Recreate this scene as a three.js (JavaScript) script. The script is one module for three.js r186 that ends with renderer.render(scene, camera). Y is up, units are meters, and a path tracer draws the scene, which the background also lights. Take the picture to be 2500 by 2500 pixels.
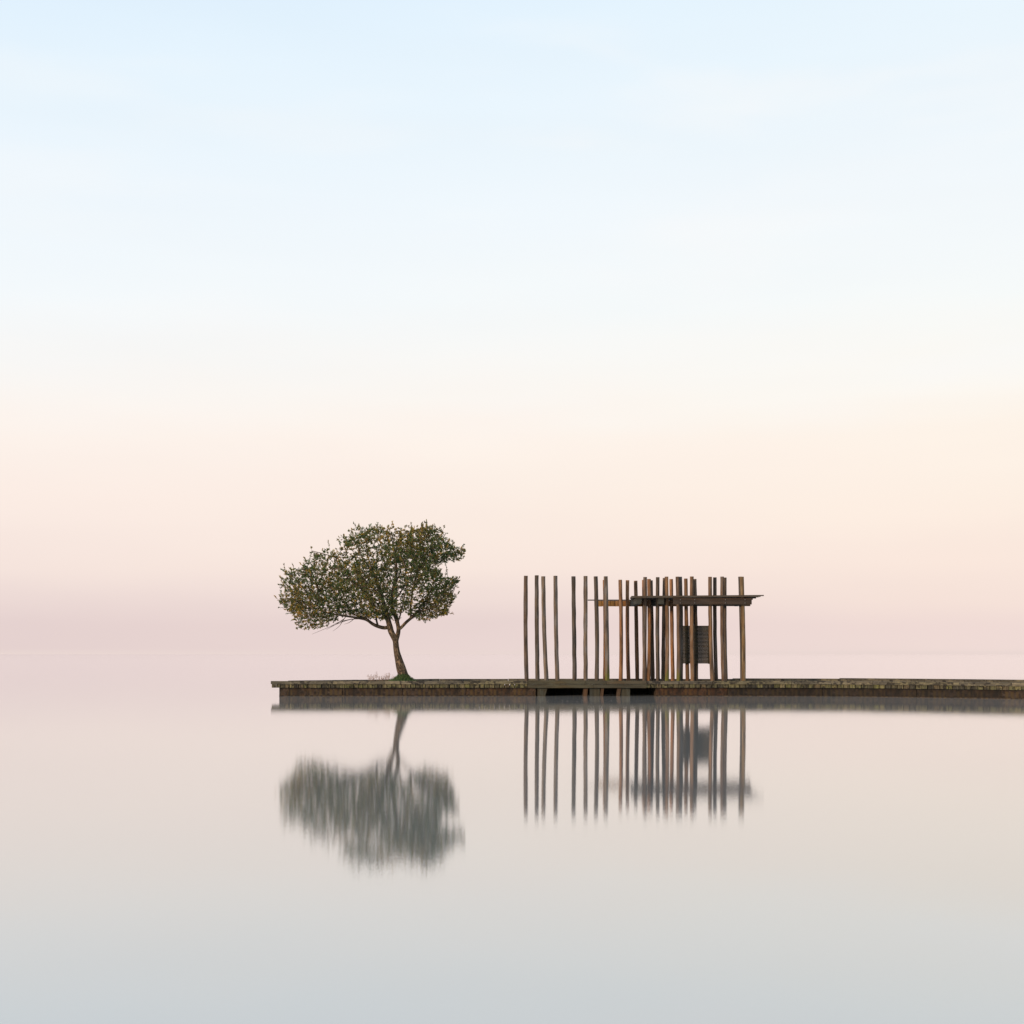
import * as THREE from 'three';
import { mergeGeometries } from 'three/addons/utils/BufferGeometryUtils.js';

// ---------------------------------------------------------------- camera, sky, sun, exposure
// The photograph is 2500 pixels square. Eye 1.375 m above the water, 40 m from the pier's front edge, lens shifted so that verticals stay upright.
const F = 3200, HORIZON = 1590, EYE = 1.375, DIST = 40;
const scene = new THREE.Scene();
const camera = new THREE.PerspectiveCamera(2 * Math.atan(1250 / F) * 180 / Math.PI, 1, 0.1, 90000);
camera.position.set(0, EYE, DIST);
camera.lookAt(0, EYE, 0);
camera.setViewOffset(2500, 2500, 0, -(HORIZON - 1250), 2500, 2500);

function rng(seed) { let a = seed >>> 0; return () => { a = (a + 0x6D2B79F5) | 0; let t = Math.imul(a ^ (a >>> 15), 1 | a); t = (t + Math.imul(t ^ (t >>> 7), 61 | t)) ^ t; return ((t ^ (t >>> 14)) >>> 0) / 4294967296; }; }
const hash = (x, y, z) => { let h = Math.imul(x | 0, 374761393) ^ Math.imul(y | 0, 668265263) ^ Math.imul(z | 0, 2147483647 - 1013904223); h = Math.imul(h ^ (h >>> 13), 1274126177); return ((h ^ (h >>> 16)) >>> 0) / 4294967296; };
const sm = (t) => t * t * (3 - 2 * t), mixn = (a, b, t) => a + (b - a) * t, clamp = (x, a = 0, b = 1) => Math.min(b, Math.max(a, x)), sstep = (a, b, x) => sm(clamp((x - a) / (b - a)));
function noise3(x, y, z) {
  const xi = Math.floor(x), yi = Math.floor(y), zi = Math.floor(z), u = sm(x - xi), v = sm(y - yi), w = sm(z - zi);
  const l = (k) => mixn(mixn(hash(xi, yi, zi + k), hash(xi + 1, yi, zi + k), u), mixn(hash(xi, yi + 1, zi + k), hash(xi + 1, yi + 1, zi + k), u), v);
  return mixn(l(0), l(1), w);
}
const fbm = (x, y, z, n = 4) => { let s = 0, a = 0.5, t = 0; for (let i = 0; i < n; i++) { s += a * noise3(x, y, z + i * 7.3); t += a; a *= 0.5; x *= 2.03; y *= 2.03; z *= 2.03; } return s / t; };
// tiling noise for textures: px, py are whole periods
const tile = (u, v, px, py, s) => { const x = u * px, y = v * py, xi = Math.floor(x), yi = Math.floor(y), a = sm(x - xi), b = sm(y - yi), m = (i, n) => ((i % n) + n) % n; return mixn(mixn(hash(m(xi, px), m(yi, py), s), hash(m(xi + 1, px), m(yi, py), s), a), mixn(hash(m(xi, px), m(yi + 1, py), s), hash(m(xi + 1, px), m(yi + 1, py), s), a), b); };
const tfbm = (u, v, px, py, s, n = 4) => { let r = 0, a = 0.5, t = 0; for (let i = 0; i < n; i++) { r += a * tile(u, v, px << i, py << i, s + i * 17); t += a; a *= 0.5; } return r / t; };
const lin = (c) => { c /= 255; return c <= 0.04045 ? c / 12.92 : ((c + 0.055) / 1.055) ** 2.4; };

// Sky: still, thinly veiled dawn air, pale blue above, cream lower down, a mauve haze along the horizon; it goes round the whole compass.
{
  const deg = (y) => Math.atan((HORIZON - y) / F) * 180 / Math.PI;
  const rows = [ // [elevation, colour on the mauve side, colour on the cream side]
    [deg(1590), [228, 209, 207], [240, 220, 214]], [deg(1530), [228, 209, 207], [241, 220, 214]], [deg(1470), [236, 218, 214], [247, 227, 217]],
    [deg(1400), [245, 228, 221], [251, 232, 220]], [deg(1250), [251, 236, 228], [253, 238, 225]], [deg(1100), [253, 242, 235], [254, 243, 231]],
    [deg(990), [251, 246, 242], [253, 248, 240]], [deg(780), [244, 249, 252], [247, 250, 249]], [deg(520), [238, 247, 254], [244, 249, 252]],
    [deg(260), [230, 244, 254], [238, 247, 253]], [deg(0), [221, 239, 254], [232, 246, 254]], [45, [206, 230, 250], [216, 236, 251]], [90, [192, 221, 247], [192, 221, 247]],
  ].map(([e, a, b]) => [e, a.map(lin), b.map(lin)]);
  const W = 2048, Hh = 1024, data = new Float32Array(W * Hh * 4);
  for (let j = 0; j < Hh; j++) {
    const e = Math.max(0, (j + 0.5) / Hh * 180 - 90);
    for (let i = 0; i < W; i++) {
      const az = ((i + 0.5) / W - 0.25) * 2 * Math.PI, k = (j * W + i) * 4;
      if (j < Hh / 2 - 1) { for (let c = 0; c < 3; c++) data[k + c] = mixn(rows[0][1][c], rows[0][2][c], 0.5); data[k + 3] = 1; continue; }
      const cx = Math.cos(az) * 5, cz = Math.sin(az) * 5;
      const wisp = fbm(cx, e * 0.42 + 0.5 * noise3(cx * 0.6, 3, cz * 0.6), cz, 4) - 0.5;      // long flat veils
      const ee = clamp(e + wisp * Math.min(3.2, 0.4 + e * 0.22), 0, 90);
      let r = 0; while (r < rows.length - 2 && ee > rows[r + 1][0]) r++;
      const t = clamp((ee - rows[r][0]) / (rows[r + 1][0] - rows[r][0])), w = 0.5 + 0.5 * Math.tanh(2.6 * Math.sin(az) + 0.9 * wisp);
      const veil = 1 + 0.03 * (fbm(cx * 0.8 + 9, e * 0.7, cz * 0.8, 4) - 0.5), white = 0.5 * sstep(0.5, 0.8, fbm(cx * 1.1 + 2, e * 0.55 + 0.8 * noise3(cx, 7, cz), cz * 1.1 + 5, 5)) * sstep(7, 14, e) * (0.35 + 0.65 * w);
      for (let c = 0; c < 3; c++) data[k + c] = mixn(mixn(rows[r][1][c], rows[r + 1][1][c], t), mixn(rows[r][2][c], rows[r + 1][2][c], t), w) * veil * (1 - white) + 0.955 * white;
      data[k + 3] = 1;
    }
  }
  const sky = new THREE.DataTexture(data, W, Hh, THREE.RGBAFormat, THREE.FloatType);
  sky.mapping = THREE.EquirectangularReflectionMapping; sky.minFilter = sky.magFilter = THREE.LinearFilter; sky.wrapS = THREE.RepeatWrapping; sky.needsUpdate = true;
  scene.background = sky; scene.environment = sky;
}
// A low, warm, veiled sun behind the camera's left shoulder.
const sun = new THREE.DirectionalLight(new THREE.Color(1, 0.74, 0.5), 3.2);
sun.position.set(-44, 8.5, 37); sun.target.position.set(0, 1.5, -1);
sun.castShadow = true; sun.shadow.radius = 8; sun.shadow.mapSize.set(4096, 4096);
Object.assign(sun.shadow.camera, { left: -22, right: 22, top: 14, bottom: -14, near: 1, far: 140 });
scene.add(sun, sun.target);

const renderer = new THREE.WebGLRenderer({ antialias: true });
renderer.toneMapping = THREE.LinearToneMapping;
renderer.toneMappingExposure = 1.0;
renderer.shadowMap.enabled = true;

// ---------------------------------------------------------------- helpers
const X = (px, z) => (px - 1250) / F * (DIST - z), Y = (py, z) => EYE + (HORIZON - py) / F * (DIST - z), M = (n, z) => n / F * (DIST - z);
const used = {};
const numbered = (name) => { const n = used[name] = (used[name] ?? -1) + 1; return n ? `${name}_${String(n).padStart(3, '0')}` : name; };
function mesh(name, geometry, material, parent = scene) {
  const m = new THREE.Mesh(geometry, material);
  m.name = parent === scene ? numbered(name) : name; m.castShadow = m.receiveShadow = true; parent.add(m); return m;
}
function thing(name, label, category, [x, y, z] = [0, 0, 0], group) {
  const o = new THREE.Group(); o.name = numbered(name); o.position.set(x, y, z); o.userData = { label, category };
  if (group) o.userData.group = group;
  scene.add(o); return o;
}
// a board or block: four plan points [x, z] going front-left, front-right, back-right, back-left, between two heights; flat faces, uv in metres
function block(plan, y0, y1, { uo = 0, vo = 0, along = false } = {}) {
  const P = [], UV = [], lo = plan.map(([x, z]) => [x, y0, z]), hi = plan.map(([x, z]) => [x, y1, z]);
  const quad = (a, b, c, d, flip) => {
    const A = new THREE.Vector3(...a), B = new THREE.Vector3(...b), D = new THREE.Vector3(...d), w = A.distanceTo(B), h = A.distanceTo(D);
    let uv = [[0, 0], [w, 0], [w, h], [0, h]];
    if (flip) uv = uv.map(([u, v]) => [v, u]);
    for (const i of [0, 1, 2, 0, 2, 3]) { P.push(...[a, b, c, d][i]); UV.push(uv[i][0] + uo, uv[i][1] + vo); }
  };
  quad(lo[0], lo[1], hi[1], hi[0], along); quad(lo[1], lo[2], hi[2], hi[1], along); quad(lo[2], lo[3], hi[3], hi[2], along); quad(lo[3], lo[0], hi[0], hi[3], along);
  quad(hi[0], hi[1], hi[2], hi[3], along); quad(lo[3], lo[2], lo[1], lo[0], along);
  const g = new THREE.BufferGeometry();
  g.setAttribute('position', new THREE.Float32BufferAttribute(P, 3)); g.setAttribute('uv', new THREE.Float32BufferAttribute(UV, 2)); g.computeVertexNormals();
  return g;
}
// a tapered tube through points with radii, rough outline; uv in metres
function tube(points, radii, sides = 8, { bump = 0, seed = 0, cap = true, uo = 0 } = {}) {
  const P = [], N = [], UV = [], I = [], pts = points.map((p) => p.isVector3 ? p : new THREE.Vector3(...p));
  let len = 0, side = new THREE.Vector3(0, 0, 1);
  const tan = new THREE.Vector3(), up = new THREE.Vector3();
  pts.forEach((p, i) => {
    tan.subVectors(pts[Math.min(i + 1, pts.length - 1)], pts[Math.max(i - 1, 0)]).normalize();
    side.addScaledVector(tan, -side.dot(tan)); if (side.lengthSq() < 1e-6) side.set(1, 0, 0).addScaledVector(tan, -tan.x); side.normalize();
    up.crossVectors(tan, side);
    if (i) len += p.distanceTo(pts[i - 1]);
    for (let k = 0; k <= sides; k++) {
      const a = k / sides * 2 * Math.PI, c = Math.cos(a), s = Math.sin(a), nx = up.x * c + side.x * s, ny = up.y * c + side.y * s, nz = up.z * c + side.z * s;
      const r = radii[i] * (1 + bump * (noise3(c * 1.7 + seed * 3.1, len * 3.2 + seed, s * 1.7) - 0.5) * 2);
      P.push(p.x + nx * r, p.y + ny * r, p.z + nz * r); N.push(nx, ny, nz); UV.push(a * radii[0] + uo, len + uo * 0.7);
    }
  });
  const n = sides + 1;
  for (let i = 0; i < pts.length - 1; i++) for (let k = 0; k < sides; k++) { const a = i * n + k, b = a + 1, c = a + n, d = c + 1; I.push(a, c, b, b, c, d); }
  if (cap) for (const [ring, flip] of [[0, 1], [pts.length - 1, 0]]) {
    const t = new THREE.Vector3().subVectors(pts[Math.min(ring + 1, pts.length - 1)], pts[Math.max(ring - 1, 0)]).normalize().multiplyScalar(flip ? -1 : 1), base = P.length / 3;
    for (let k = 0; k <= sides; k++) { const q = (ring * n + k) * 3; P.push(P[q], P[q + 1], P[q + 2]); N.push(t.x, t.y, t.z); UV.push(UV[(ring * n + k) * 2], UV[(ring * n + k) * 2 + 1]); }
    for (let k = 1; k < sides - 1; k++) flip ? I.push(base, base + k, base + k + 1) : I.push(base, base + k + 1, base + k);
  }
  const g = new THREE.BufferGeometry();
  g.setAttribute('position', new THREE.Float32BufferAttribute(P, 3)); g.setAttribute('normal', new THREE.Float32BufferAttribute(N, 3)); g.setAttribute('uv', new THREE.Float32BufferAttribute(UV, 2)); g.setIndex(I);
  return g;
}
function texture(w, h, fn, srgb, rx = 1, ry = 1) {
  const d = new Uint8Array(w * h * 4);
  for (let j = 0; j < h; j++) for (let i = 0; i < w; i++) { const c = fn((i + 0.5) / w, (j + 0.5) / h), k = (j * w + i) * 4; for (let q = 0; q < 3; q++) d[k + q] = clamp(Array.isArray(c) ? c[q] : c) * 255; d[k + 3] = 255; }
  const t = new THREE.DataTexture(d, w, h); t.wrapS = t.wrapT = THREE.RepeatWrapping; t.magFilter = THREE.LinearFilter; t.minFilter = THREE.LinearMipmapLinearFilter; t.generateMipmaps = true;
  t.repeat.set(rx, ry); if (srgb) t.colorSpace = THREE.SRGBColorSpace; t.needsUpdate = true; return t;
}
// wood: grain runs along v; one tile is 0.5 m across and 2 m along
const grain = (u, v) => { const f = tfbm(u, v, 24, 4, 3, 4), g = tfbm(u, v, 64, 3, 40, 3), p = tfbm(u, v, 5, 5, 77, 4); const crack = sstep(0.68, 0.78, tfbm(u, v, 40, 3, 91, 2)) * sstep(0.45, 0.6, p); return clamp(0.5 + 0.75 * (f - 0.5) + 0.55 * (g - 0.5) + 0.7 * (p - 0.5)) * (1 - 0.6 * crack); };
const woodMap = texture(512, 512, (u, v) => { const g = grain(u, v), w = sstep(0.4, 0.65, tfbm(u, v, 6, 6, 120, 4)); const b = 0.5 + 0.5 * g; return [b, b * mixn(0.93, 1, w), b * mixn(0.84, 1, w)]; }, true, 2, 0.5);
const woodBump = texture(512, 512, grain, false, 2, 0.5);
const lichenMap = texture(512, 512, (u, v) => { const g = grain(u, v), l = sstep(0.54, 0.66, tfbm(u, v, 10, 24, 201, 5)), d = sstep(0.56, 0.7, tfbm(u, v, 8, 20, 251, 4)); let c = [0.62, 0.6, 0.55].map((x) => x * (0.55 + 0.8 * g)); c = c.map((x, i) => mixn(x, [0.8, 0.77, 0.66][i], l * 0.6)); return c.map((x, i) => mixn(x, [0.24, 0.22, 0.21][i], d * 0.75)); }, true, 2, 0.5);
const barkMap = texture(512, 512, (u, v) => { const r = Math.abs(tfbm(u, v, 10, 8, 11, 4) - 0.5) * 2, l = sstep(0.56, 0.7, tfbm(u, v, 14, 18, 60, 4)), b = 0.42 + 0.5 * sstep(0.05, 0.5, r); return [mixn(b, 0.95, l * 0.6), mixn(b * 0.9, 0.93, l * 0.6), mixn(b * 0.78, 0.84, l * 0.6)]; }, true, 2, 1);
const barkBump = texture(512, 512, (u, v) => sstep(0.03, 0.5, Math.abs(tfbm(u, v, 10, 8, 11, 4) - 0.5) * 2), false, 2, 1);
// concrete with algae tongues, rust runs and a ragged tide line of its own; one tile is 4 m by 0.8 m
const wallMap = texture(2048, 512, (u, v) => {
  const y = v * 0.8, base = 0.42 + 0.5 * (tfbm(u, v, 40, 10, 5, 5) - 0.5) + 0.25 * (tfbm(u, v, 300, 80, 8, 2) - 0.5);
  const tongue = Math.abs(((u * 4 / 0.1475) % 1) - 0.5) * 2, len = 0.05 + 0.28 * tile(u, 0.3, 27, 1, 71) + 0.05 * tile(u, v, 200, 4, 72);
  const drip = sstep(0.75, 0.35, tongue + 0.5 * (tfbm(u, v, 110, 8, 33, 3) - 0.5)) * sstep(len, len - 0.05, 0.42 - y + 0.02) * sstep(0.35, 0.75, tile(u, 0.7, 27, 1, 73));
  const rust = sstep(0.52, 0.64, tfbm(u, v, 60, 6, 90, 4)), dark = sstep(0.45, 0.6, tfbm(u, v, 50, 8, 140, 4));
  let c = [base * 0.86, base * 0.74, base * 0.68];
  c = c.map((x, i) => mixn(x, [0.18, 0.14, 0.12][i], dark * 0.7));
  c = c.map((x, i) => mixn(x, [0.46, 0.33, 0.2][i], rust * 0.45));
  return c.map((x, i) => mixn(x, [0.5, 0.42, 0.26][i], drip * 0.8));
}, true, 1 / 4, 1 / 0.8);
const std = (r, g, b, extra = {}) => new THREE.MeshStandardMaterial({ color: new THREE.Color().setRGB(r, g, b), roughness: 0.9, ...extra });
const wood = (r, g, b, extra = {}) => std(r, g, b, { map: woodMap, bumpMap: woodBump, bumpScale: 0.006, ...extra });

// ---------------------------------------------------------------- water
{
  const steps = []; for (let v = -560; v < -200; v += 90) steps.push(v); for (let v = -200; v <= 200; v += 10) steps.push(v); for (const v of steps.filter((s) => s < -200).reverse()) steps.push(-v);
  const n = steps.length, P = [], I = [], UV = [];
  for (const z of steps) for (const x of steps) { P.push(x, 0, z); UV.push(x, z); }
  for (let j = 0; j < n - 1; j++) for (let i = 0; i < n - 1; i++) { const a = j * n + i; I.push(a, a + n, a + 1, a + 1, a + n, a + n + 1); }
  const g = new THREE.BufferGeometry(); g.setAttribute('position', new THREE.Float32BufferAttribute(P, 3)); g.setAttribute('uv', new THREE.Float32BufferAttribute(UV, 2)); g.setIndex(I); g.computeVertexNormals();
  // capillary ripples of a few millimetres, far too fine to tell apart: they draw the mirror image out into a soft blur
  const RN = 1024, rr = rng(9), rd = new Uint8Array(RN * RN * 4), bell = () => (rr() + rr() + rr() + rr() - 2) * 0.866;
  for (let k = 0; k < RN * RN * 4; k += 4) { rd[k] = clamp(0.5 + 0.17 * bell() * 2) * 255; rd[k + 1] = clamp(0.5 + 0.17 * bell() * 2) * 255; rd[k + 2] = 255; rd[k + 3] = 255; }
  const ripples = new THREE.DataTexture(rd, RN, RN); ripples.wrapS = ripples.wrapT = THREE.RepeatWrapping; ripples.magFilter = THREE.LinearFilter; ripples.repeat.set(1 / 2.31, 1 / 2.31); ripples.needsUpdate = true;
  // a calm silty lake smoothed by a long exposure: a silvery, slightly blurred mirror over a little milky blue-grey
  const m = mesh('water', g, new THREE.MeshPhysicalMaterial({ color: new THREE.Color().setRGB(0.565, 0.566, 0.564), metalness: 0.77, roughness: 0.03, sheen: 0.045, sheenRoughness: 0.7, sheenColor: new THREE.Color().setRGB(0.66, 0.78, 0.95), normalMap: ripples, ior: 1.33, normalScale: new THREE.Vector2(0.007, 0.014) }));
  m.userData = { kind: 'structure', label: 'still pale lake water mirroring the pier and the sky', category: 'water' };
}

// ---------------------------------------------------------------- pier
const zPath = [[600, 0], [1850, 0], [2040, 0.2], [2280, 1.3], [2500, 2.5], [2760, 3.9]];
const zf = (px) => { let i = 0; while (i < zPath.length - 2 && px > zPath[i + 1][0]) i++; const t = (px - zPath[i][0]) / (zPath[i + 1][0] - zPath[i][0]); return mixn(zPath[i][1], zPath[i + 1][1], t); };
const front = (px, dz = 0) => { const z = zf(px); return [X(px, z), z + dz]; };       // a point of the front edge, dz towards the camera
const WIDTH = 3.1;
const depthAt = (px) => WIDTH * clamp((px - 655) / 400, 0.03, 1);                     // the tip is cut off aslant
const DECK = 0.365, TOP = 0.47;
const pier = thing('pier', 'long low pier of weathered planks on a stained concrete wall, running out of frame', 'pier');
{
  const r = rng(11), tints = [[0.15, 0.15, 0.085], [0.12, 0.12, 0.07], [0.17, 0.155, 0.1], [0.1, 0.095, 0.065], [0.06, 0.058, 0.048], [0.13, 0.135, 0.06], [0.15, 0.125, 0.085], [0.19, 0.18, 0.105]].map((c) => wood(...c.map((x) => x * 1.75), { map: lichenMap }));
  let px = 663, k = 0;
  while (px < 2700) {
    const pitch = mixn(11, 15.6, clamp((px - 660) / 1840)), w = pitch * (0.8 + 0.14 * r()), a = px, b = px + w, d = depthAt(px), dz = -0.02 - 0.025 * r();
    const shy = a > 1285 && b < 1583 ? -0.06 : dz, [xa, za] = front(a), [xb, zb] = front(b);
    mesh('deck_plank', block([[xa, za + shy], [xb, zb + shy], [xb, zb - d], [xa, za - d]], DECK - 0.1 - 0.006 * r(), DECK + 0.004 * r(), { uo: r(), vo: k * 0.37 }), tints[Math.floor(r() * 8 * (k % 5 ? 1 : 0.6))], pier);
    px += pitch * (r() < 0.12 ? 0.97 : 1); k++;
  }
  // kerb timbers lying along both edges
  const kerbs = [[0.16, 0.148, 0.125], [0.2, 0.18, 0.145], [0.135, 0.125, 0.11], [0.18, 0.165, 0.12]].map((c) => wood(...c.map((x) => x * 1.75), { map: lichenMap }));
  const joints = [661, 812, 1005, 1132, 1288, null, 1580, 1739, 1932, 2056, 2130, 2166, 2341, 2470, 2690];
  for (let i = 0; i < joints.length - 1; i++) {
    if (joints[i] === null || joints[i + 1] === null) continue;
    const n = Math.ceil((joints[i + 1] - joints[i]) / 90), cuts = [];
    for (let q = 0; q <= n; q++) cuts.push(mixn(joints[i] + 0.4, joints[i + 1] - 0.4, q / n));
    const dy = (r() - 0.5) * 0.008, parts = [];
    for (let q = 0; q < n; q++) { const A = front(cuts[q]), B = front(cuts[q + 1]), t = Math.min(0.17, depthAt(cuts[q]) * 0.8); parts.push(block([[A[0], A[1] + 0.02], [B[0], B[1] + 0.02], [B[0], B[1] - t], [A[0], A[1] - t]], DECK + 0.006, TOP + dy, { along: true, uo: q * 0.31 + i * 0.13, vo: i * 0.7 + A[0] })); }
    mesh('kerb_board', mergeGeometries(parts), kerbs[i % 4], pier);
  }
  const backJoints = [700, 860, 1060, 1240, 1420, 1640, 1830, 2060, 2112, 2335, 2500, 2690];
  for (let i = 0; i < backJoints.length - 1; i++) {
    const a = backJoints[i] + 0.5, b = backJoints[i + 1] - 0.5, A = front(a, -depthAt(a)), B = front(b, -depthAt(b)), dy = i >= 8 ? 0.035 : i >= 6 ? 0.015 : (r() - 0.5) * 0.012;
    mesh('kerb_board', block([[A[0], A[1] + 0.15], [B[0], B[1] + 0.15], [B[0], B[1] - 0.02], [A[0], A[1] - 0.02]], DECK + 0.006, TOP + dy, { along: true, vo: i }), kerbs[[0, 2, 2, 0, 2, 2, 0, 3, 0, 2, 0][i]], pier);
  }
  // the low timber platform edge below the poles: two stacked boards, in lengths
  const dark = [wood(0.1, 0.088, 0.05), wood(0.085, 0.075, 0.046), wood(0.112, 0.09, 0.054)];
  for (const [y0, y1, dz, cuts] of [[DECK + 0.012, TOP + 0.015, 0.035, [1289, 1430, 1480, 1578]], [0.255, DECK + 0.002, 0.022, [1288.5, 1448, 1578.5]]])
    for (let i = 0; i < cuts.length - 1; i++) { const A = front(cuts[i] + 0.3), B = front(cuts[i + 1] - 0.3); mesh('edge_board', block([[A[0], dz], [B[0], dz], [B[0], dz - 0.13], [A[0], dz - 0.13]], y0, y1 - 0.004 * i, { along: true, vo: i * 1.3 + y0 }), dark[i % 3], pier); }
  // concrete wall in panels, open under the poles
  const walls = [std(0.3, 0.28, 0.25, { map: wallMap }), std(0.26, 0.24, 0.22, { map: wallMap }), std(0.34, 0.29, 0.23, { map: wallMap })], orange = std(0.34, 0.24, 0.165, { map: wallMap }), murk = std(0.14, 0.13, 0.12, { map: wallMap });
  const panel = (a, b, lean, material) => {
    const n = Math.ceil((b - a) / 80), parts = [];
    for (let q = 0; q < n; q++) { const p0 = mixn(a, b, q / n), p1 = mixn(a, b, (q + 1) / n), A = front(p0, -0.2), B = front(p1, -0.2), t = Math.min(0.22, Math.max(0.03, depthAt(p0) - 0.24));
      const g = block([A, B, [B[0], B[1] - t], [A[0], A[1] - t]], -0.55, 0.262, { uo: (p0 - a) * 0.0125 + a * 0.31, vo: 0.05 });
      if (lean) { const P = g.attributes.position; for (let v = 0; v < P.count; v++) if (Math.abs(P.getX(v) - (lean < 0 ? A[0] : B[0])) < 1e-4) P.setX(v, P.getX(v) + lean * (P.getY(v) - 0.26) / -0.8 * (lean < 0 ? -1 : 1)); g.computeVertexNormals(); }
      parts.push(g); }
    mesh('wall_panel', mergeGeometries(parts), material, pier);
  };
  panel(679, 833.4, 0, walls[0]); panel(834.6, 980.4, 0, walls[1]); panel(981.6, 1136.4, 0, walls[0]); panel(1137.6, 1309, 0, walls[2]);
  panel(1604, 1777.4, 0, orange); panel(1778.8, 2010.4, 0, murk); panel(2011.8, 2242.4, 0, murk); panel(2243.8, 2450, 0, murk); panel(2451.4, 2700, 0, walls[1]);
  { // footing ledge just above the water, and the end and rear walls that close the underside
    const A = front(679), B = front(1309), C = front(1604), D = front(2700);
    for (const [p, q] of [[679, 1309], [1604, 1850], [1850, 2040], [2040, 2280], [2280, 2700]]) { const a = front(p + 0.3, -0.16), b = front(q - 0.3, -0.16); mesh('footing', block([a, b, [b[0], b[1] - 0.03], [a[0], a[1] - 0.03]], -0.55, 0.02 + 0.008 * r(), { uo: p }), walls[1], pier); }
    const e = (p) => front(p, -depthAt(p) + 0.2), E = [[679, 860], [860, 1055], [1055, 1850], [1850, 2040], [2040, 2280], [2280, 2700]];
    for (const [p, q] of E) { const a = e(p), b = e(q); if (p === 679) a[1] = -0.36; mesh('rear_wall', block([a, b, [b[0], b[1] - 0.15], [a[0], a[1] - 0.1]], -0.55, 0.26, { uo: p }), walls[1], pier); }
    for (const [p, s] of [[1309, -1], [1604, 1]]) { const x = front(p)[0]; mesh('side_wall', block([[x - 0.1 * (s < 0), -0.43], [x + 0.1 * (s > 0), -0.43], [x + 0.1 * (s > 0), -2.72], [x - 0.1 * (s < 0), -2.72]], -0.55, 0.258, { uo: p }), walls[1], pier); }
  }
  // posts and struts in the opening
  const green = wood(0.075, 0.08, 0.065), brown = wood(0.14, 0.085, 0.05);
  for (const [a, b, z] of [[1312, 1331, -0.18], [1440, 1464, -0.2], [1516, 1538, -0.2]]) mesh('support_post', block([[X(a, z), z], [X(b, z), z], [X(b, z), z - 0.24], [X(a, z), z - 0.24]], -0.55, 0.25, { uo: a * 0.1 }), green, pier);
  for (const [a, b, z, t] of [[1333.5, 1326, -0.16, 5], [1430, 1426, -0.22, 11], [1471, 1467, -0.18, 7], [1511.5, 1507, -0.2, 9]]) {
    const h = M(t, z) / 2, g = block([[-h, 0.03], [h, 0.03], [h, -0.03], [-h, -0.03]], 0, 0.8, { uo: a * 0.17 }), P = g.attributes.position;
    for (let v = 0; v < P.count; v++) { const k2 = P.getY(v) / 0.8; P.setXYZ(v, P.getX(v) + mixn(X(b - (a - b), z), X(a, z), k2), mixn(-0.55, 0.25, k2), P.getZ(v) + z); }
    g.computeVertexNormals(); mesh('strut', g, t === 5 ? green : brown, pier);
  }
}

// ---------------------------------------------------------------- poles
const poleMaterial = new THREE.MeshStandardMaterial({ map: woodMap, bumpMap: woodBump, bumpScale: 0.006, roughness: 0.88, vertexColors: true });
// one round pole in its own axes: foot at the origin, leaning by dx at the top
function poleShape(height, dx, radius, tint, seed, moss = 0) {
  const pts = [], rad = [], n = 26, bend = (hash(seed, 5, 1) - 0.5) * 0.05;
  for (let i = 0; i <= n; i++) { const t = i / n; pts.push([dx * t + bend * Math.sin(t * Math.PI), height * t, bend * 0.5 * Math.sin(t * 5)]); rad.push(radius * (1.03 - 0.07 * t)); }
  const g = tube(pts, rad, 14, { bump: 0.085, seed, uo: seed * 0.377 }), P = g.attributes.position, C = [];
  for (let v = 0; v < P.count; v++) {
    const x = P.getX(v), y = P.getY(v), z = P.getZ(v), a = Math.atan2(z, x - dx * y / height);
    const patch = fbm(a * 1.3 + seed * 9, y * 1.1, seed, 4), s = sstep(0.38, 0.62, patch), d = sstep(0.55, 0.72, fbm(a * 2 + seed, y * 2.2 + 40, seed, 4));
    const grey = [0.27, 0.235, 0.215];
    let c = tint.map((q, i) => mixn(q, mixn(q, grey[i], 0.4), s) * (1 - 0.6 * d) * 0.84);
    if (moss) { const m = sstep(0.42, 0.56, fbm(a * 2.1 + seed, y * 1.6, 3, 4) + 0.28 - Math.max(0, y - moss * 0.45) * 1.1) * (y < moss * 1.4 ? 1 : 0); c = c.map((q, i) => mixn(q, [0.2, 0.22, 0.035][i], m * 0.9)); }
    C.push(...c);
  }
  g.setAttribute('color', new THREE.Float32BufferAttribute(C, 3));
  return g;
}
const zTop = (py) => DIST - 2.28 * F / (HORIZON - py);       // depth of a pole whose top, 3.29 m above the deck, shows at that height
const poleAt = (xt, xb, py, z) => { const x = X(xb, z); return { x, h: Y(py, z) - DECK, dx: X(xt, z) - x }; };
const GREY = [0.28, 0.235, 0.205], BROWN = [0.22, 0.145, 0.1], DARK = [0.13, 0.105, 0.085], RUST = [0.58, 0.29, 0.13], MILD = [0.36, 0.21, 0.11];
const standing = [
  [1283.9, 1286, 1406, BROWN, 'leftmost of the freestanding wooden poles, brown above and grey below'],
  [1310.1, 1312.4, 1404.8, DARK, 'dark freestanding pole, second from the left end of the pole row'],
  [1326.2, 1334.4, 1407.3, GREY, 'freestanding pole leaning left most, third from the left end of the row'],
  [1356.1, 1361, 1406, GREY, 'pale grey freestanding pole left of the widest gap in the pole row'],
  [1400, 1403, 1407.3, DARK, 'dark brown freestanding pole right of the widest gap in the pole row'],
  [1429.6, 1430, 1406.5, GREY, 'pale upright freestanding pole at the thin left tip of the roof board'],
  [1454.3, 1456.8, 1407.3, DARK, 'dark slim freestanding pole at the left end of the orange beam'],
  [1478.8, 1483, 1407.3, GREY, 'grey pole in front of the orange beam with bright green moss at its foot'],
];
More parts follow.
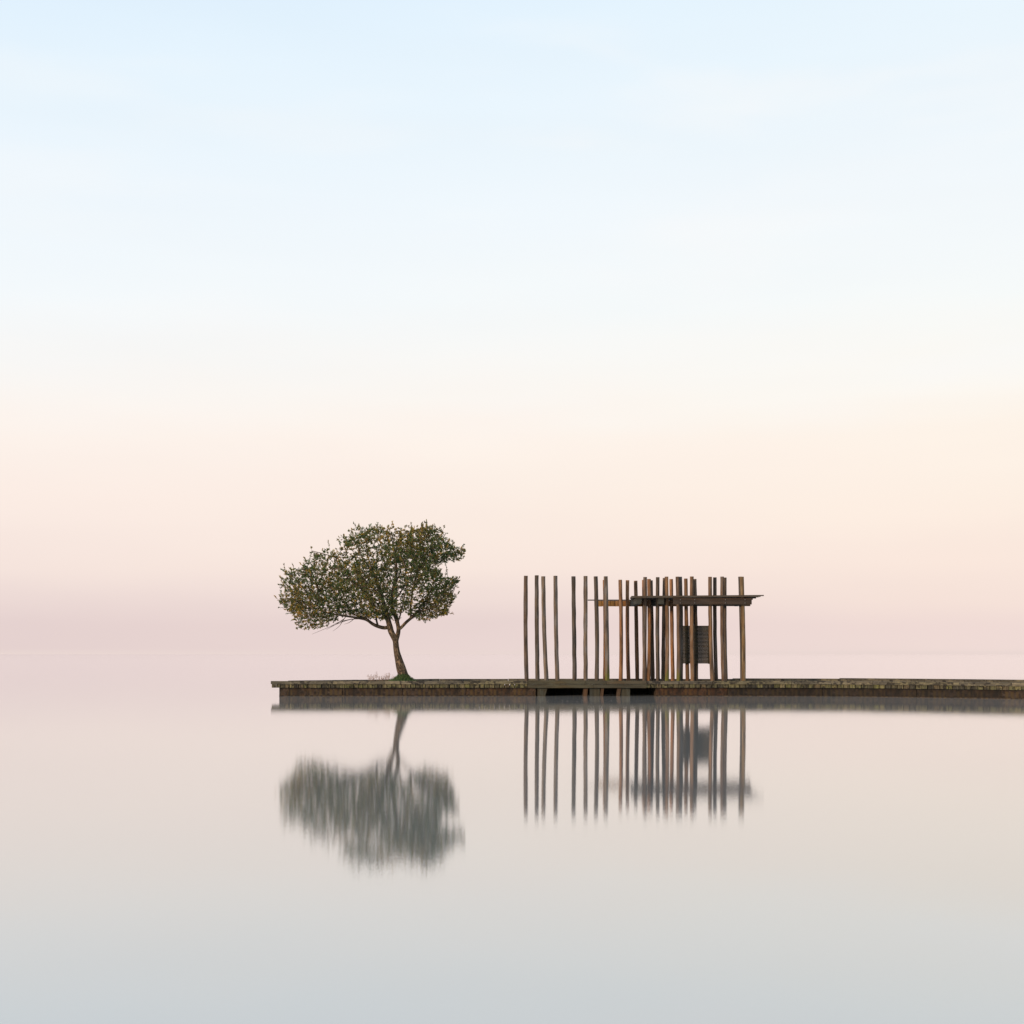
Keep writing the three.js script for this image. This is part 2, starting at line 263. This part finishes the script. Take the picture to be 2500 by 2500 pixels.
standing.forEach(([xt, xb, py, tint, label], i) => {
  const z = -0.27, { x, h, dx } = poleAt(xt, xb, py, z), last = i === 7;
  const g = poleShape(h, dx, M(last ? 5.4 : 5.1, z), tint, i + 1, last ? 0.42 : 0);
  const m = mesh('wooden_pole', g, poleMaterial); m.position.set(x, DECK + 0.002, z);
  m.userData = { label, category: 'pole', group: 'freestanding poles in a row on the pier' };
});

// ---------------------------------------------------------------- shelter
const shelter = thing('timber_shelter', 'open timber shelter of many tall poles under a flat plank roof', 'shelter', [X(1660, -1), DECK, -1]);
const sx = shelter.position.x, sy = shelter.position.y, sz = shelter.position.z;
const local = (g) => g.translate(-sx, -sy, -sz);
{
  const posts = [ // top x, foot x, top y, depth, half width in pixels, colour, moss
    [1476.2, 1476.9, 1416, 0, 4.7, RUST], [1514.3, 1515.6, 1415.6, 0, 4.7, RUST], [1531.9, 1534.7, 1416.8, 0, 4.6, RUST], [1552, 1556, 1418, 0, 4.7, MILD], [1571.7, 1575, 1416, 0, 4.7, RUST],
    [1575, 1573, 1409, -0.3, 4.8, BROWN], [1584.5, 1583, 1413.8, 0, 4.7, RUST], [1589.3, 1594, 1417, 0, 4.7, DARK], [1605.8, 1606.6, 1409.4, -0.5, 4.8, DARK], [1622.3, 1618.7, 1411.3, 0, 4.6, BROWN],
    [1627, 1628.3, 1408, -0.27, 4.8, MILD, 0.32], [1638.5, 1642.8, 1414, 0, 4.6, RUST], [1654.2, 1656, 1408, -0.28, 5, BROWN, 0.32], [1660.8, 1662.2, 1408.2, -0.42, 4.6, DARK], [1674.3, 1678.7, 1412.7, 0, 4.7, MILD],
    [1688.8, 1690.9, 1407.7, -0.28, 4.8, MILD], [1696.1, 1699.9, 1413.8, 0, 4.6, DARK], [1733.4, 1739.4, 1408.5, -0.3, 4.8, MILD], [1745.3, 1748.8, 1409.8, -0.5, 4.7, DARK], [1762.8, 1766.5, 1408, -0.28, 4.7, BROWN],
    [1769.5, 1772.4, 1410.3, -0.65, 4.6, DARK], [1806.9, 1812, 1408, -0.42, 4.8, DARK], [1811.2, 1815.6, 1408.2, -0.29, 4.7, [0.4, 0.27, 0.11]],
  ];
  posts.forEach(([xt, xb, py, depth, hw, tint, moss], i) => {
    const z = depth || zTop(py), { x, h, dx } = poleAt(xt, xb, py, z);
    mesh('post', local(poleShape(h, dx, M(hw, z), tint, i + 20, moss).translate(x, DECK + 0.002, z)), poleMaterial, shelter);
  });
  // roof boards, running along the pier
  const r = rng(5), roofs = [wood(0.11, 0.09, 0.072), wood(0.085, 0.068, 0.055), wood(0.13, 0.105, 0.082)], RY = 3.006;
  const ends = [[1539, 1857], [1541, 1865], [1540, 1852], [1545, 1846], [1538, 1838], [1543, 1836], [1541, 1830], [1544, 1834], [1540, 1832], [1542, 1838], [1540, 1834], [1543, 1830], [1541, 1833], [1435, 1828]];
  ends.forEach(([a, b], i) => {
    const z = 0.06 - i * 0.172, y = RY + (i === 1 ? 0.034 : 0.003 * (i % 2)), rise = i < 3 ? 0.03 : 0;
    const g = block([[X(a, z), z], [X(b, z), z], [X(b, z - 0.16), z - 0.16], [X(a, z - 0.16), z - 0.16]], y, y + 0.03, { along: true, vo: i * 0.9 }), P = g.attributes.position, x0 = X(1660, z), x1 = X(b, z);
    if (rise) for (let v = 0; v < P.count; v++) P.setY(v, P.getY(v) + rise * Math.max(0, (P.getX(v) - x0) / (x1 - x0)));
    mesh('roof_board', local(g), roofs[Math.floor(r() * 3)], shelter);
  });
  // rear beam with its row of short upright facing boards, orange and little weathered
  const beam = wood(0.3, 0.19, 0.11); const zb = -2.2;
  mesh('rear_beam', local(block([[X(1460, zb), zb], [X(1832, zb), zb], [X(1832, zb), zb - 0.1], [X(1460, zb), zb - 0.1]], 2.83, 3.002, { along: true })), beam, shelter);
  const faces = [[0.8, 0.41, 0.12], [0.7, 0.36, 0.11], [0.85, 0.47, 0.17], [0.64, 0.32, 0.11]].map((c) => wood(...c));
  for (let px = 1459.5, k = 0; px < 1664; k++) { const w = 8.2 + 2.6 * r(), z = zb + 0.03 + 0.006 * r(); mesh('facing_board', local(block([[X(px, z), z], [X(px + w, z), z], [X(px + w, z), z - 0.024], [X(px, z), z - 0.024]], 2.822 - 0.008 * r(), 2.998, { uo: k * 0.23, vo: k * 0.61 })), faces[Math.floor(r() * 4)], shelter); px += w + 0.35; }
  // joists from front to back, their ends showing
  const joist = wood(0.06, 0.058, 0.046);
  for (const [a, b, z0] of [[1553.5, 1566, 0.03], [1608, 1621, 0.0], [1712, 1722, -0.06], [1786, 1796, -0.06], [1822, 1831, -0.06]]) mesh('joist', local(block([[X(a, 0), z0], [X(b, 0), z0], [X(b, 0), -2.15], [X(a, 0), -2.15]], 2.82, 2.998, { along: true, uo: a })), joist, shelter);
  // front beam with bolts
  const fb = wood(0.072, 0.047, 0.033), z1 = 0.02, z2 = -0.03;
  mesh('front_beam', local(block([[X(1643.5, z1), z1], [X(1835.4, z2), z2], [X(1835.4, z2), z2 - 0.07], [X(1643.5, z1), z1 - 0.07]], 2.806, 2.996, { along: true })), fb, shelter);
  const steel = std(0.12, 0.115, 0.11, { metalness: 0.5, roughness: 0.6 }), bolt = new THREE.CylinderGeometry(0.017, 0.017, 0.03, 10).rotateX(Math.PI / 2);
  for (const px of [1661, 1696, 1771, 1819]) for (const y of [2.95, 2.85]) mesh('bolt', local(bolt.clone().translate(X(px, 0), y, mixn(z1, z2, (px - 1643) / 192) + 0.012)), steel, shelter);
  // slatted screen between the posts
  const slat = [wood(0.058, 0.05, 0.028), wood(0.045, 0.039, 0.025), wood(0.07, 0.056, 0.03)], zs = -0.93, yb = Y(1620, zs), yt = Y(1527.5, zs), n = 28, pitch = (yt - yb) / n;
  for (let i = 0; i < n; i++) { const y = yb + i * pitch, g = block([[X(1657, zs), 0.016], [X(1737, zs), 0.016], [X(1737, zs), -0.016], [X(1657, zs), -0.016]], -pitch * 0.42, pitch * 0.42, { along: true, vo: i * 0.37 }); g.rotateX(-0.18).translate(0, y + pitch / 2, zs); mesh('slat', local(g), slat[Math.floor(r() * 3)], shelter); }
  for (const px of [1664, 1697, 1731]) mesh('slat_rail', local(block([[X(px - 2, zs), zs - 0.02], [X(px + 2, zs), zs - 0.02], [X(px + 2, zs), zs - 0.06], [X(px - 2, zs), zs - 0.06]], yb - 0.01, yt + 0.005)), slat[1], shelter);
}

// ---------------------------------------------------------------- tree
const TZ = -1.3, treeX = X(984.5, TZ), tree = thing('tree', 'leaning tree with a wide windswept crown of green and golden leaves', 'tree', [treeX, DECK, TZ]);
{
  const r = rng(77), V = (px, py, z = 0) => new THREE.Vector3(X(px, TZ) - treeX, Y(py, TZ) - DECK, z);
  const limbs = [ // points [px, py, depth], radius in pixels at both ends
    { p: [[987, 1672], [986, 1662], [984.5, 1650], [979, 1630], [973, 1608], [969, 1592], [967, 1578], [965.5, 1564], [961, 1554], [955, 1542], [951.5, 1528], [947.5, 1514], [944, 1496, .1], [937, 1470, .25], [930, 1440, .35], [917, 1405, .4], [904, 1370, .35], [898, 1340, .3]], r: [14.5, 13, 11.6, 9.6, 8, 7.4, 7.4, 7.6, 6, 5.2, 5, 4.4, 3.9, 3.2, 2.6, 2, 1.5, 1.1] },
    { p: [[966.5, 1574], [968.5, 1560], [971, 1550], [973, 1538], [972, 1528], [967.5, 1513, -.1], [959, 1491, -.2], [955, 1470, -.25], [959, 1435, -.3], [966, 1396, -.25], [963, 1350, -.15], [956, 1318, -.1]], r: [5.5, 5.3, 5, 5.2, 4.6, 4.5, 4.3, 3.8, 3, 2.3, 1.6, 1.1] },
    { p: [[952, 1531], [938, 1533], [926, 1530.5, .1], [914, 1525, .2], [898, 1514, .35], [880, 1510, .45], [842, 1504, .6], [809, 1499, .7], [772, 1486, .7]], r: [4.6, 4.4, 4, 3.3, 2.6, 2.3, 1.9, 1.5, 1] },
    { p: [[924, 1530, .1], [919, 1514, 0], [915, 1490, -.3], [900, 1463, -.6], [876, 1438, -.8], [850, 1410, -.9]], r: [2.5, 2.2, 1.9, 1.7, 1.3, 1] },
    { p: [[914, 1525, .2], [905, 1519, 0], [893, 1510, -.2], [862, 1500, -.5], [825, 1480, -.8], [785, 1462, -.9], [745, 1445, -.8]], r: [2.4, 2.2, 2, 1.7, 1.4, 1.1, .8] },
    { p: [[973, 1537], [980, 1531.5], [991, 1520], [1004, 1509, .1], [1018, 1497, .25], [1040, 1491, .5], [1064, 1483, .6], [1082, 1462, .6]], r: [4, 3.8, 3.5, 3.1, 2.3, 1.8, 1.4, 1] },
    { p: [[1004, 1509, .1], [1003, 1490, .1], [1005, 1465, .15], [1012, 1425, .1], [1023, 1387, 0], [1046, 1374, 0], [1076, 1366, .1], [1106, 1356, .1]], r: [2.6, 2.4, 2.2, 1.9, 1.7, 1.4, 1.1, .8] },
    { p: [[1018, 1497, .25], [1035, 1470, -.1], [1050, 1440, -.4], [1062, 1412, -.5]], r: [1.9, 1.6, 1.2, .9] },
    { p: [[1009, 1440, .1], [1020, 1405, .4], [1030, 1365, .6], [1040, 1325, .6], [1062, 1300, .5]], r: [1.8, 1.6, 1.3, 1, .8] },
    { p: [[944, 1500, .05], [925, 1475, .6], [900, 1448, 1.0], [870, 1425, 1.2], [840, 1395, 1.2]], r: [2.2, 1.9, 1.6, 1.3, .9] },
    { p: [[956, 1475, -.2], [968, 1450, -.8], [985, 1420, -1.1], [1000, 1385, -1.2], [1005, 1340, -1]], r: [2.4, 2, 1.6, 1.2, .8] },
    { p: [[971, 1520, 0], [982, 1500, .6], [992, 1470, 1], [1000, 1430, 1.2], [995, 1385, 1.2]], r: [2.2, 1.9, 1.6, 1.2, .8] },
    { p: [[959, 1435, -.3], [975, 1400, -.1], [988, 1360, .1], [1000, 1320, .1], [1010, 1298, .1]], r: [2, 1.7, 1.3, 1, .8] },
    { p: [[960, 1430, -.3], [940, 1390, -.8], [925, 1350, -1], [915, 1318, -.9]], r: [1.9, 1.6, 1.2, .8] },
    { p: [[917, 1405, .4], [895, 1370, .8], [880, 1340, .9], [868, 1320, .8]], r: [1.6, 1.4, 1.1, .8] },
    { p: [[1023, 1387, 0], [1050, 1350, -.3], [1075, 1320, -.3], [1088, 1300, -.2]], r: [1.5, 1.3, 1, .7] },
    { p: [[935, 1460, .3], [905, 1430, .1], [870, 1395, 0], [835, 1370, 0], [800, 1355, 0], [762, 1345, 0]], r: [2.2, 1.9, 1.6, 1.3, 1, .7] },
  ].map((l) => ({ p: new THREE.CatmullRomCurve3(l.p.map((q) => V(...q)), false, 'centripetal').getSpacedPoints(Math.round(l.p.length * 5)), r: l.r.map((x) => M(x, TZ)) }));
  const radiusAt = (l, i) => { const t = i / (l.p.length - 1) * (l.r.length - 1), k = Math.min(l.r.length - 2, Math.floor(t)); return mixn(l.r[k], l.r[k + 1], t - k); };
  const bark = new THREE.MeshStandardMaterial({ color: new THREE.Color().setRGB(0.24, 0.2, 0.165), map: barkMap, bumpMap: barkBump, bumpScale: 0.02, roughness: 0.95 });
  const trunkParts = [], limbParts = [];
  limbs.forEach((l, i) => (i < 2 ? trunkParts : limbParts).push(tube(l.p, l.p.map((_, k) => radiusAt(l, k)), i < 2 ? 16 : 9, { bump: 0.09, seed: i + 1, uo: i * 0.43 })));

  // crown: branches grow towards points spread through a volume whose outline is the photograph's
  const O = [[150, 665], [185, 600], [215, 540], [280, 500], [345, 450], [430, 360], [480, 415], [530, 390], [620, 350], [690, 395], [740, 290], [790, 245], [850, 175], [880, 230], [980, 170], [1040, 195], [1105, 160], [1170, 185], [1290, 155], [1350, 185], [1435, 145], [1480, 205], [1600, 165], [1640, 235], [1690, 310], [1720, 375], [1768, 372], [1750, 425], [1700, 462], [1600, 462], [1480, 500], [1490, 545], [1560, 565], [1600, 625], [1660, 612], [1720, 640], [1690, 695], [1650, 745], [1680, 790], [1630, 860], [1620, 930], [1560, 950], [1480, 962], [1420, 985], [1340, 960], [1280, 935], [1180, 930], [1080, 965], [980, 970], [920, 945], [850, 950], [720, 930], [640, 985], [560, 1035], [480, 1070], [430, 1055], [330, 1055], [300, 1000], [270, 950], [240, 900], [200, 870], [170, 830], [205, 760], [160, 700]].map(([x, y]) => [640 + x / 3.578, 1240 + y / 3.578]);
  const inside = (x, y) => { let c = false; for (let i = 0, j = O.length - 1; i < O.length; j = i++) { const [a, b] = O[i], [d, e] = O[j]; if ((b > y) !== (e > y) && x < (d - a) * (y - b) / (e - b) + a) c = !c; } return c; };
  const attract = []; let guard = 0;
  while (attract.length < 10000 && guard++ < 900000) {
    const px = 680 + 460 * r(), py = 1278 + 265 * r(); if (!inside(px, py)) continue;
    const q = Math.hypot((px - 905) / 250, (py - 1412) / 150), half = 2.05 * Math.sqrt(Math.max(0.06, 1 - q * q)), z = (2 * r() - 1) * half, v = V(px, py, z);
    const clump = fbm(v.x * 1.25 + 5, v.y * 1.25, v.z * 1.25, 3), shell = clamp(Math.max(q, Math.abs(z) / half * 0.9));
    if (clump < 0.43 - 0.16 * Math.exp(-(((px - 1010) / 60) ** 2) - (((py - 1320) / 60) ** 2)) - 0.14 * Math.exp(-(((px - 1045) / 40) ** 2) - (((py - 1430) / 40) ** 2)) + 0.05 * r() || r() > 0.45 + 0.55 * shell) continue;
    if (px < 745 && clump < 0.47) continue;
    attract.push(v);
  }
  const nodes = [];  // { p, parent, r, kids }
  const add = (p, parent, dir) => { nodes.push({ p, parent, dir, r: 0, kids: 0 }); return nodes.length - 1; };
  limbs.forEach((l, li) => l.p.forEach((p, i) => { if (p.y > 1.5 && (li > 1 || p.y > 1.85) && (li !== 2 || p.x < -0.9)) add(p, -1, null); }));
  const roots = nodes.length, near = new Int32Array(attract.length).fill(-1), nd = new Float32Array(attract.length).fill(1e9), dead = new Uint8Array(attract.length);
  const STEP = 0.075, KILL = 0.095, REACH = 1.3;
  const consider = (k) => { const p = nodes[k].p; for (let a = 0; a < attract.length; a++) { if (dead[a]) continue; const d = p.distanceToSquared(attract[a]); if (d < nd[a]) { nd[a] = d; near[a] = k; } } };
  for (let k = 0; k < roots; k++) consider(k);
  for (let it = 0; it < 70; it++) {
    const pull = new Map();
    for (let a = 0; a < attract.length; a++) { if (dead[a] || nd[a] > REACH * REACH) continue; if (nd[a] < KILL * KILL) { dead[a] = 1; continue; } const k = near[a]; let e = pull.get(k); if (!e) pull.set(k, e = new THREE.Vector3()); e.add(attract[a].clone().sub(nodes[k].p).normalize()); }
    if (!pull.size || nodes.length > 20000) break;
    const fresh = [];
    for (const [k, e] of pull) { const d = e.normalize(); if (nodes[k].dir) d.addScaledVector(nodes[k].dir, 0.5); d.x += 0.28 * (r() - 0.5); d.y += 0.28 * (r() - 0.5) + 0.06; d.z += 0.28 * (r() - 0.5); d.normalize(); if (nodes[k].kids > 3) continue; nodes[k].kids++; fresh.push(add(nodes[k].p.clone().addScaledVector(d, STEP), k, d.clone())); }
    for (const k of fresh) consider(k);
  }
  const area = new Float32Array(nodes.length);
  for (let k = nodes.length - 1; k >= 0; k--) { if (!nodes[k].kids || area[k] === 0) area[k] = Math.max(area[k], 0.0036 ** 2.3); nodes[k].r = Math.min(0.03, area[k] ** (1 / 2.3)); if (nodes[k].parent >= 0) area[nodes[k].parent] += area[k]; }
  const kids = nodes.map(() => []); for (let k = roots; k < nodes.length; k++) kids[nodes[k].parent].push(k);
  const strands = [];
  const walk = (from, k) => { const line = from >= 0 ? [from, k] : [k]; let c = k; while (kids[c].length) { const s = kids[c].slice().sort((a, b) => nodes[b].r - nodes[a].r); for (const q of s.slice(1)) strands.push([c, q]); c = s[0]; line.push(c); } return line; };
  for (let k = 0; k < roots; k++) for (const q of kids[k]) strands.push([k, q]);
  for (let i = 0; i < strands.length; i++) { const line = walk(...strands[i]); if (line.length < 2) continue; const rr = line.map((k, q) => q ? nodes[k].r : nodes[line[1]].r); limbParts.push(tube(line.map((k) => nodes[k].p), rr, 5, { cap: false })); }
  // bare broken twigs hanging out under the long left limb
  for (const q of [[[892, 1512, .4], [862, 1513, .5], [838, 1521, .6], [805, 1534, .6], [769, 1549, .6]], [[850, 1505, .5], [842, 1518, .6], [835, 1529, .6], [819, 1542, .6]], [[845, 1512, .5], [824, 1524, .3], [800, 1538, .3]], [[870, 1510, .4], [858, 1521, .6], [846, 1525, .6]], [[862, 1512, .3], [830, 1519, .2], [808, 1530, .2]]]) limbParts.push(tube(new THREE.CatmullRomCurve3(q.map((e) => V(...e))).getSpacedPoints(12), [...Array(13)].map((_, i) => 0.014 - 0.0009 * i), 5));
  mesh('trunk', mergeGeometries(trunkParts), bark, tree);
  mesh('branches', mergeGeometries(limbParts), bark, tree);

  // leaves: pointed, folded along the rib, in tufts along the twigs
  const P = [], N = [], C = [], I = [], side = new THREE.Vector3(), nrm = new THREE.Vector3(), tip = new THREE.Vector3();
  const leaf = (o, d, len, wid, col) => {
    side.set(r() - 0.5, r() - 0.5, r() - 0.5).cross(d).normalize(); nrm.crossVectors(side, d).normalize(); const b = P.length / 3, bend = (r() - 0.3) * 0.25 * len;
    const put = (t, s, h) => { P.push(o.x + d.x * t + side.x * s + nrm.x * h, o.y + d.y * t + side.y * s + nrm.y * h, o.z + d.z * t + side.z * s + nrm.z * h); N.push(nrm.x + side.x * s / wid * 0.5, nrm.y + side.y * s / wid * 0.5, nrm.z + side.z * s / wid * 0.5); C.push(...col); };
    put(0, 0, 0); put(len * 0.5, wid / 2, wid * 0.16); put(len * 0.55, 0, -bend * 0.4); put(len * 0.5, -wid / 2, wid * 0.16); put(len, 0, -bend);
    I.push(b, b + 1, b + 2, b, b + 2, b + 3, b + 2, b + 1, b + 4, b + 3, b + 2, b + 4);
  };
  const d = new THREE.Vector3(), o = new THREE.Vector3(); let count = 0;
  const gold = [0.36, 0.235, 0.04], olive = [0.19, 0.165, 0.045], green = [0.088, 0.138, 0.036], deep = [0.045, 0.08, 0.026], russet = [0.2, 0.11, 0.05];
  for (let k = roots; k < nodes.length; k++) {
    if (nodes[k].r > 0.0145) continue;
    const end = !kids[k].length, n = end ? 7 + Math.floor(r() * 4) : 1 + Math.floor(r() * 3.6), base = nodes[k].p;
    // branches of this tree differ in leaf colour: some bear young golden shoots, others old dark leaves
    const bx = base.x, by = base.y, kind = fbm(bx * 0.9 + 31, by * 0.9, base.z * 0.9, 3), young = sstep(0.4, 0.68, kind) * (end ? 0.8 : 0.55);
    for (let i = 0; i < n; i++) {
      d.copy(nodes[k].dir ?? d.set(0, 1, 0)).multiplyScalar(end ? 0.8 : 0.35); d.x += 1.7 * (r() - 0.5); d.y += 1.5 * (r() - 0.5) + 0.4; d.z += 1.7 * (r() - 0.5); d.normalize();
      o.copy(base).addScaledVector(nodes[k].dir, -STEP * r() * (end ? 0.3 : 1));
      const q = r(), a = q < 0.08 ? russet : r() < young ? (r() < 0.62 ? gold : olive) : r() < 0.5 ? green : r() < 0.7 ? deep : olive, s = 0.7 + 0.6 * r();
      const big = 0.75 + 0.5 * r(); leaf(o, d, 0.08 * big, 0.033 * big, a.map((c) => c * s)); count++;
    }
  }
  // a few lone shoots standing out of the crown
  for (const [px, py, tx, ty] of [[812, 1352, 802, 1322], [884, 1308, 876, 1284], [846, 1330, 843, 1314], [1002, 1290, 1004, 1278], [1038, 1300, 1041, 1279], [1088, 1300, 1084, 1285], [700, 1385, 690, 1378], [760, 1352, 760, 1338], [1112, 1468, 1120, 1446], [695, 1480, 687, 1472], [1125, 1360, 1135, 1344], [720, 1395, 717, 1378], [948, 1300, 949, 1284], [914, 1306, 915, 1287], [1105, 1425, 1121, 1418]]) {
    const B = V(tx, ty); let A = nodes[roots].p, best = 1e9; for (let k = roots; k < nodes.length; k++) { const dd = nodes[k].p.distanceToSquared(V(px, py)); if (dd < best) { best = dd; A = nodes[k].p; } } B.z = A.z; const dir = B.clone().sub(A).normalize();
    const tw = tube([A, A.clone().lerp(B, 0.5).addScalar(0.004), B], [0.005, 0.004, 0.003], 5); mesh('twig', tw, bark, tree);
    for (let i = 0; i < 9; i++) { d.copy(dir); d.x += 1.3 * (r() - 0.5); d.y += 1.1 * (r() - 0.5); d.z += 1.3 * (r() - 0.5); leaf(B.clone().lerp(A, 0.35 * r()), d.normalize(), 0.075, 0.03, olive.map((c) => c * (0.7 + 0.5 * r()))); }
  }
  // many short leafy shoots that break up the rim
  const shoots = [], mid = V(915, 1425, 0);
  for (let k = roots; k < nodes.length; k++) {
    if (kids[k].length || r() > 0.3) continue;
    const a = nodes[k].p, out = a.clone().sub(mid); out.y *= 1.4; if (Math.hypot(out.x / 2.7, out.y / 2, out.z / 2) < 0.62) continue;
    const dir = out.normalize().multiplyScalar(0.5).add(new THREE.Vector3((r() - 0.5) * 0.7, 0.75 * (a.y > 2.4 ? 1 : 0.3), (r() - 0.5) * 0.7)).normalize(), len = 0.08 + 0.2 * r() ** 2, tint = r() < 0.35 ? gold : r() < 0.6 ? olive : green;   // new shoots are often golden
    const b = a.clone().addScaledVector(dir, len); shoots.push(tube([a, a.clone().lerp(b, 0.5), b], [0.005, 0.004, 0.0025], 4, { cap: false }));
    for (let i = 0, n = 5 + len * 30; i < n; i++) { const t = r() ** 0.6; d.copy(dir).multiplyScalar(0.9); d.x += 1.5 * (r() - 0.5); d.y += 1.3 * (r() - 0.5); d.z += 1.5 * (r() - 0.5); const big = 0.7 + 0.5 * r(); leaf(a.clone().lerp(b, t), d.normalize(), 0.075 * big, 0.029 * big, tint.map((c) => c * (0.7 + 0.6 * r()))); }
  }
  mesh('twigs', mergeGeometries(shoots), bark, tree).userData.kind = 'stuff';
  const g = new THREE.BufferGeometry(); g.setAttribute('position', new THREE.Float32BufferAttribute(P, 3)); g.setAttribute('normal', new THREE.Float32BufferAttribute(N, 3)); g.setAttribute('color', new THREE.Float32BufferAttribute(C, 3)); g.setIndex(I);
  const crown = mesh('crown', g, new THREE.MeshPhysicalMaterial({ vertexColors: true, roughness: 0.7, transmission: 0.4, thickness: 0, side: THREE.DoubleSide, ior: 1.4, specularIntensity: 0.4 }), tree);
  crown.userData.kind = 'stuff';
  console.log('attractors', attract.length, 'nodes', nodes.length, 'leaves', count, 'triangles', I.length / 3);
}

// ---------------------------------------------------------------- grass and weeds at the tree's foot
{
  const r = rng(303), P = [], C = [], I = [];
  const blade = (x, y, z, h, w, lean, az, col) => { const b = P.length / 3, cx = Math.cos(az), cz = Math.sin(az), lx = Math.cos(az + 1.3) * lean, lz = Math.sin(az + 1.3) * lean; P.push(x - cx * w, y, z - cz * w, x + cx * w, y, z + cz * w, x + lx * 0.4 - cx * w * 0.6, y + h * 0.6, z + lz * 0.4 - cz * w * 0.6, x + lx * 0.4 + cx * w * 0.6, y + h * 0.6, z + lz * 0.4 + cz * w * 0.6, x + lx, y + h, z + lz); for (let i = 0; i < 5; i++) C.push(...col); I.push(b, b + 1, b + 2, b + 1, b + 3, b + 2, b + 2, b + 3, b + 4); };
  const bump = (x, z) => 0.25 * Math.exp(-((x / 0.25) ** 2) - ((z / 0.34) ** 2)) + 0.035 * sstep(1.0, 0.3, Math.abs(x + 0.35)) * sstep(0.8, 0.4, Math.abs(z));
  // soil heaped round the trunk
  const S = new THREE.PlaneGeometry(2.6, 1.7, 52, 34).rotateX(-Math.PI / 2).translate(-0.4, 0, 0), q = S.attributes.position; for (let i = 0; i < q.count; i++) q.setY(i, -0.012 + bump(q.getX(i), q.getZ(i)) * (0.85 + 0.3 * noise3(q.getX(i) * 9, 1, q.getZ(i) * 9))); S.computeVertexNormals();
  const soil = mesh('soil_mound', S, std(0.07, 0.06, 0.035)); soil.position.set(treeX, DECK + 0.01, TZ); soil.userData = { kind: 'structure', label: 'low heap of soil round the foot of the tree', category: 'soil' };
  for (let i = 0; i < 5200; i++) {
    const near = i < 3600, x = near ? (r() + r() + r() - 1.5) * 0.36 : -1.25 + 1.75 * r(), z = near ? (r() + r() + r() - 1.5) * 0.5 : (r() - 0.5) * 1.3, col = [[0.05, 0.1, 0.025], [0.075, 0.13, 0.03], [0.035, 0.075, 0.03], [0.11, 0.12, 0.035]][Math.floor(r() * 4)];
    blade(x, bump(x, z) * 0.95 - 0.005, z, near ? 0.05 + 0.07 * r() : 0.02 + 0.04 * r(), 0.004 + 0.004 * r(), 0.03 * r(), r() * 6.3, col);
  }
  let g = new THREE.BufferGeometry(); g.setAttribute('position', new THREE.Float32BufferAttribute(P, 3)); g.setAttribute('color', new THREE.Float32BufferAttribute(C, 3)); g.setIndex(I); g.computeVertexNormals();
  const grass = mesh('grass', g, std(1, 1, 1, { vertexColors: true, side: THREE.DoubleSide })); grass.position.set(treeX, DECK + 0.01, TZ); grass.userData = { kind: 'stuff', label: 'short green grass on the mound at the foot of the tree', category: 'grass' };
  // dry weeds with tiny pink-brown seed heads
  const parts = [];
  for (let i = 0; i < 64; i++) {
    const x = X(897 + 66 * r(), TZ) - treeX, z = (r() - 0.5) * 0.7, h = 0.16 + 0.18 * r() * (0.5 + 0.5 * Math.sin(x * 9) ** 2), lx = (r() - 0.5) * 0.1, lz = (r() - 0.5) * 0.1;
    parts.push(tube([[x, 0, z], [x + lx * 0.4, h * 0.5, z + lz * 0.4], [x + lx, h, z + lz]], [0.0016, 0.0013, 0.001], 4, { cap: false }));
    for (let k = 0; k < 5; k++) { const t = 0.45 + 0.6 * r(), s = new THREE.OctahedronGeometry(0.0055 + 0.004 * r()).scale(1, 1.5, 1); const m = new THREE.BufferGeometry(), n = s.attributes.position.count; m.setAttribute('position', s.attributes.position); m.setAttribute('normal', s.attributes.normal); m.setAttribute('uv', s.attributes.uv); m.setIndex([...Array(n).keys()]); parts.push(m.translate(x + lx * t + (r() - 0.5) * 0.05, h * t, z + lz * t + (r() - 0.5) * 0.05)); }
  }
  const weeds = mesh('dry_weeds', mergeGeometries(parts), std(0.34, 0.22, 0.17)); weeds.position.set(treeX, DECK + 0.02, TZ); weeds.userData = { kind: 'stuff', label: 'wispy dry weeds with tiny seed heads left of the tree trunk', category: 'weeds' };
}

renderer.render(scene, camera);
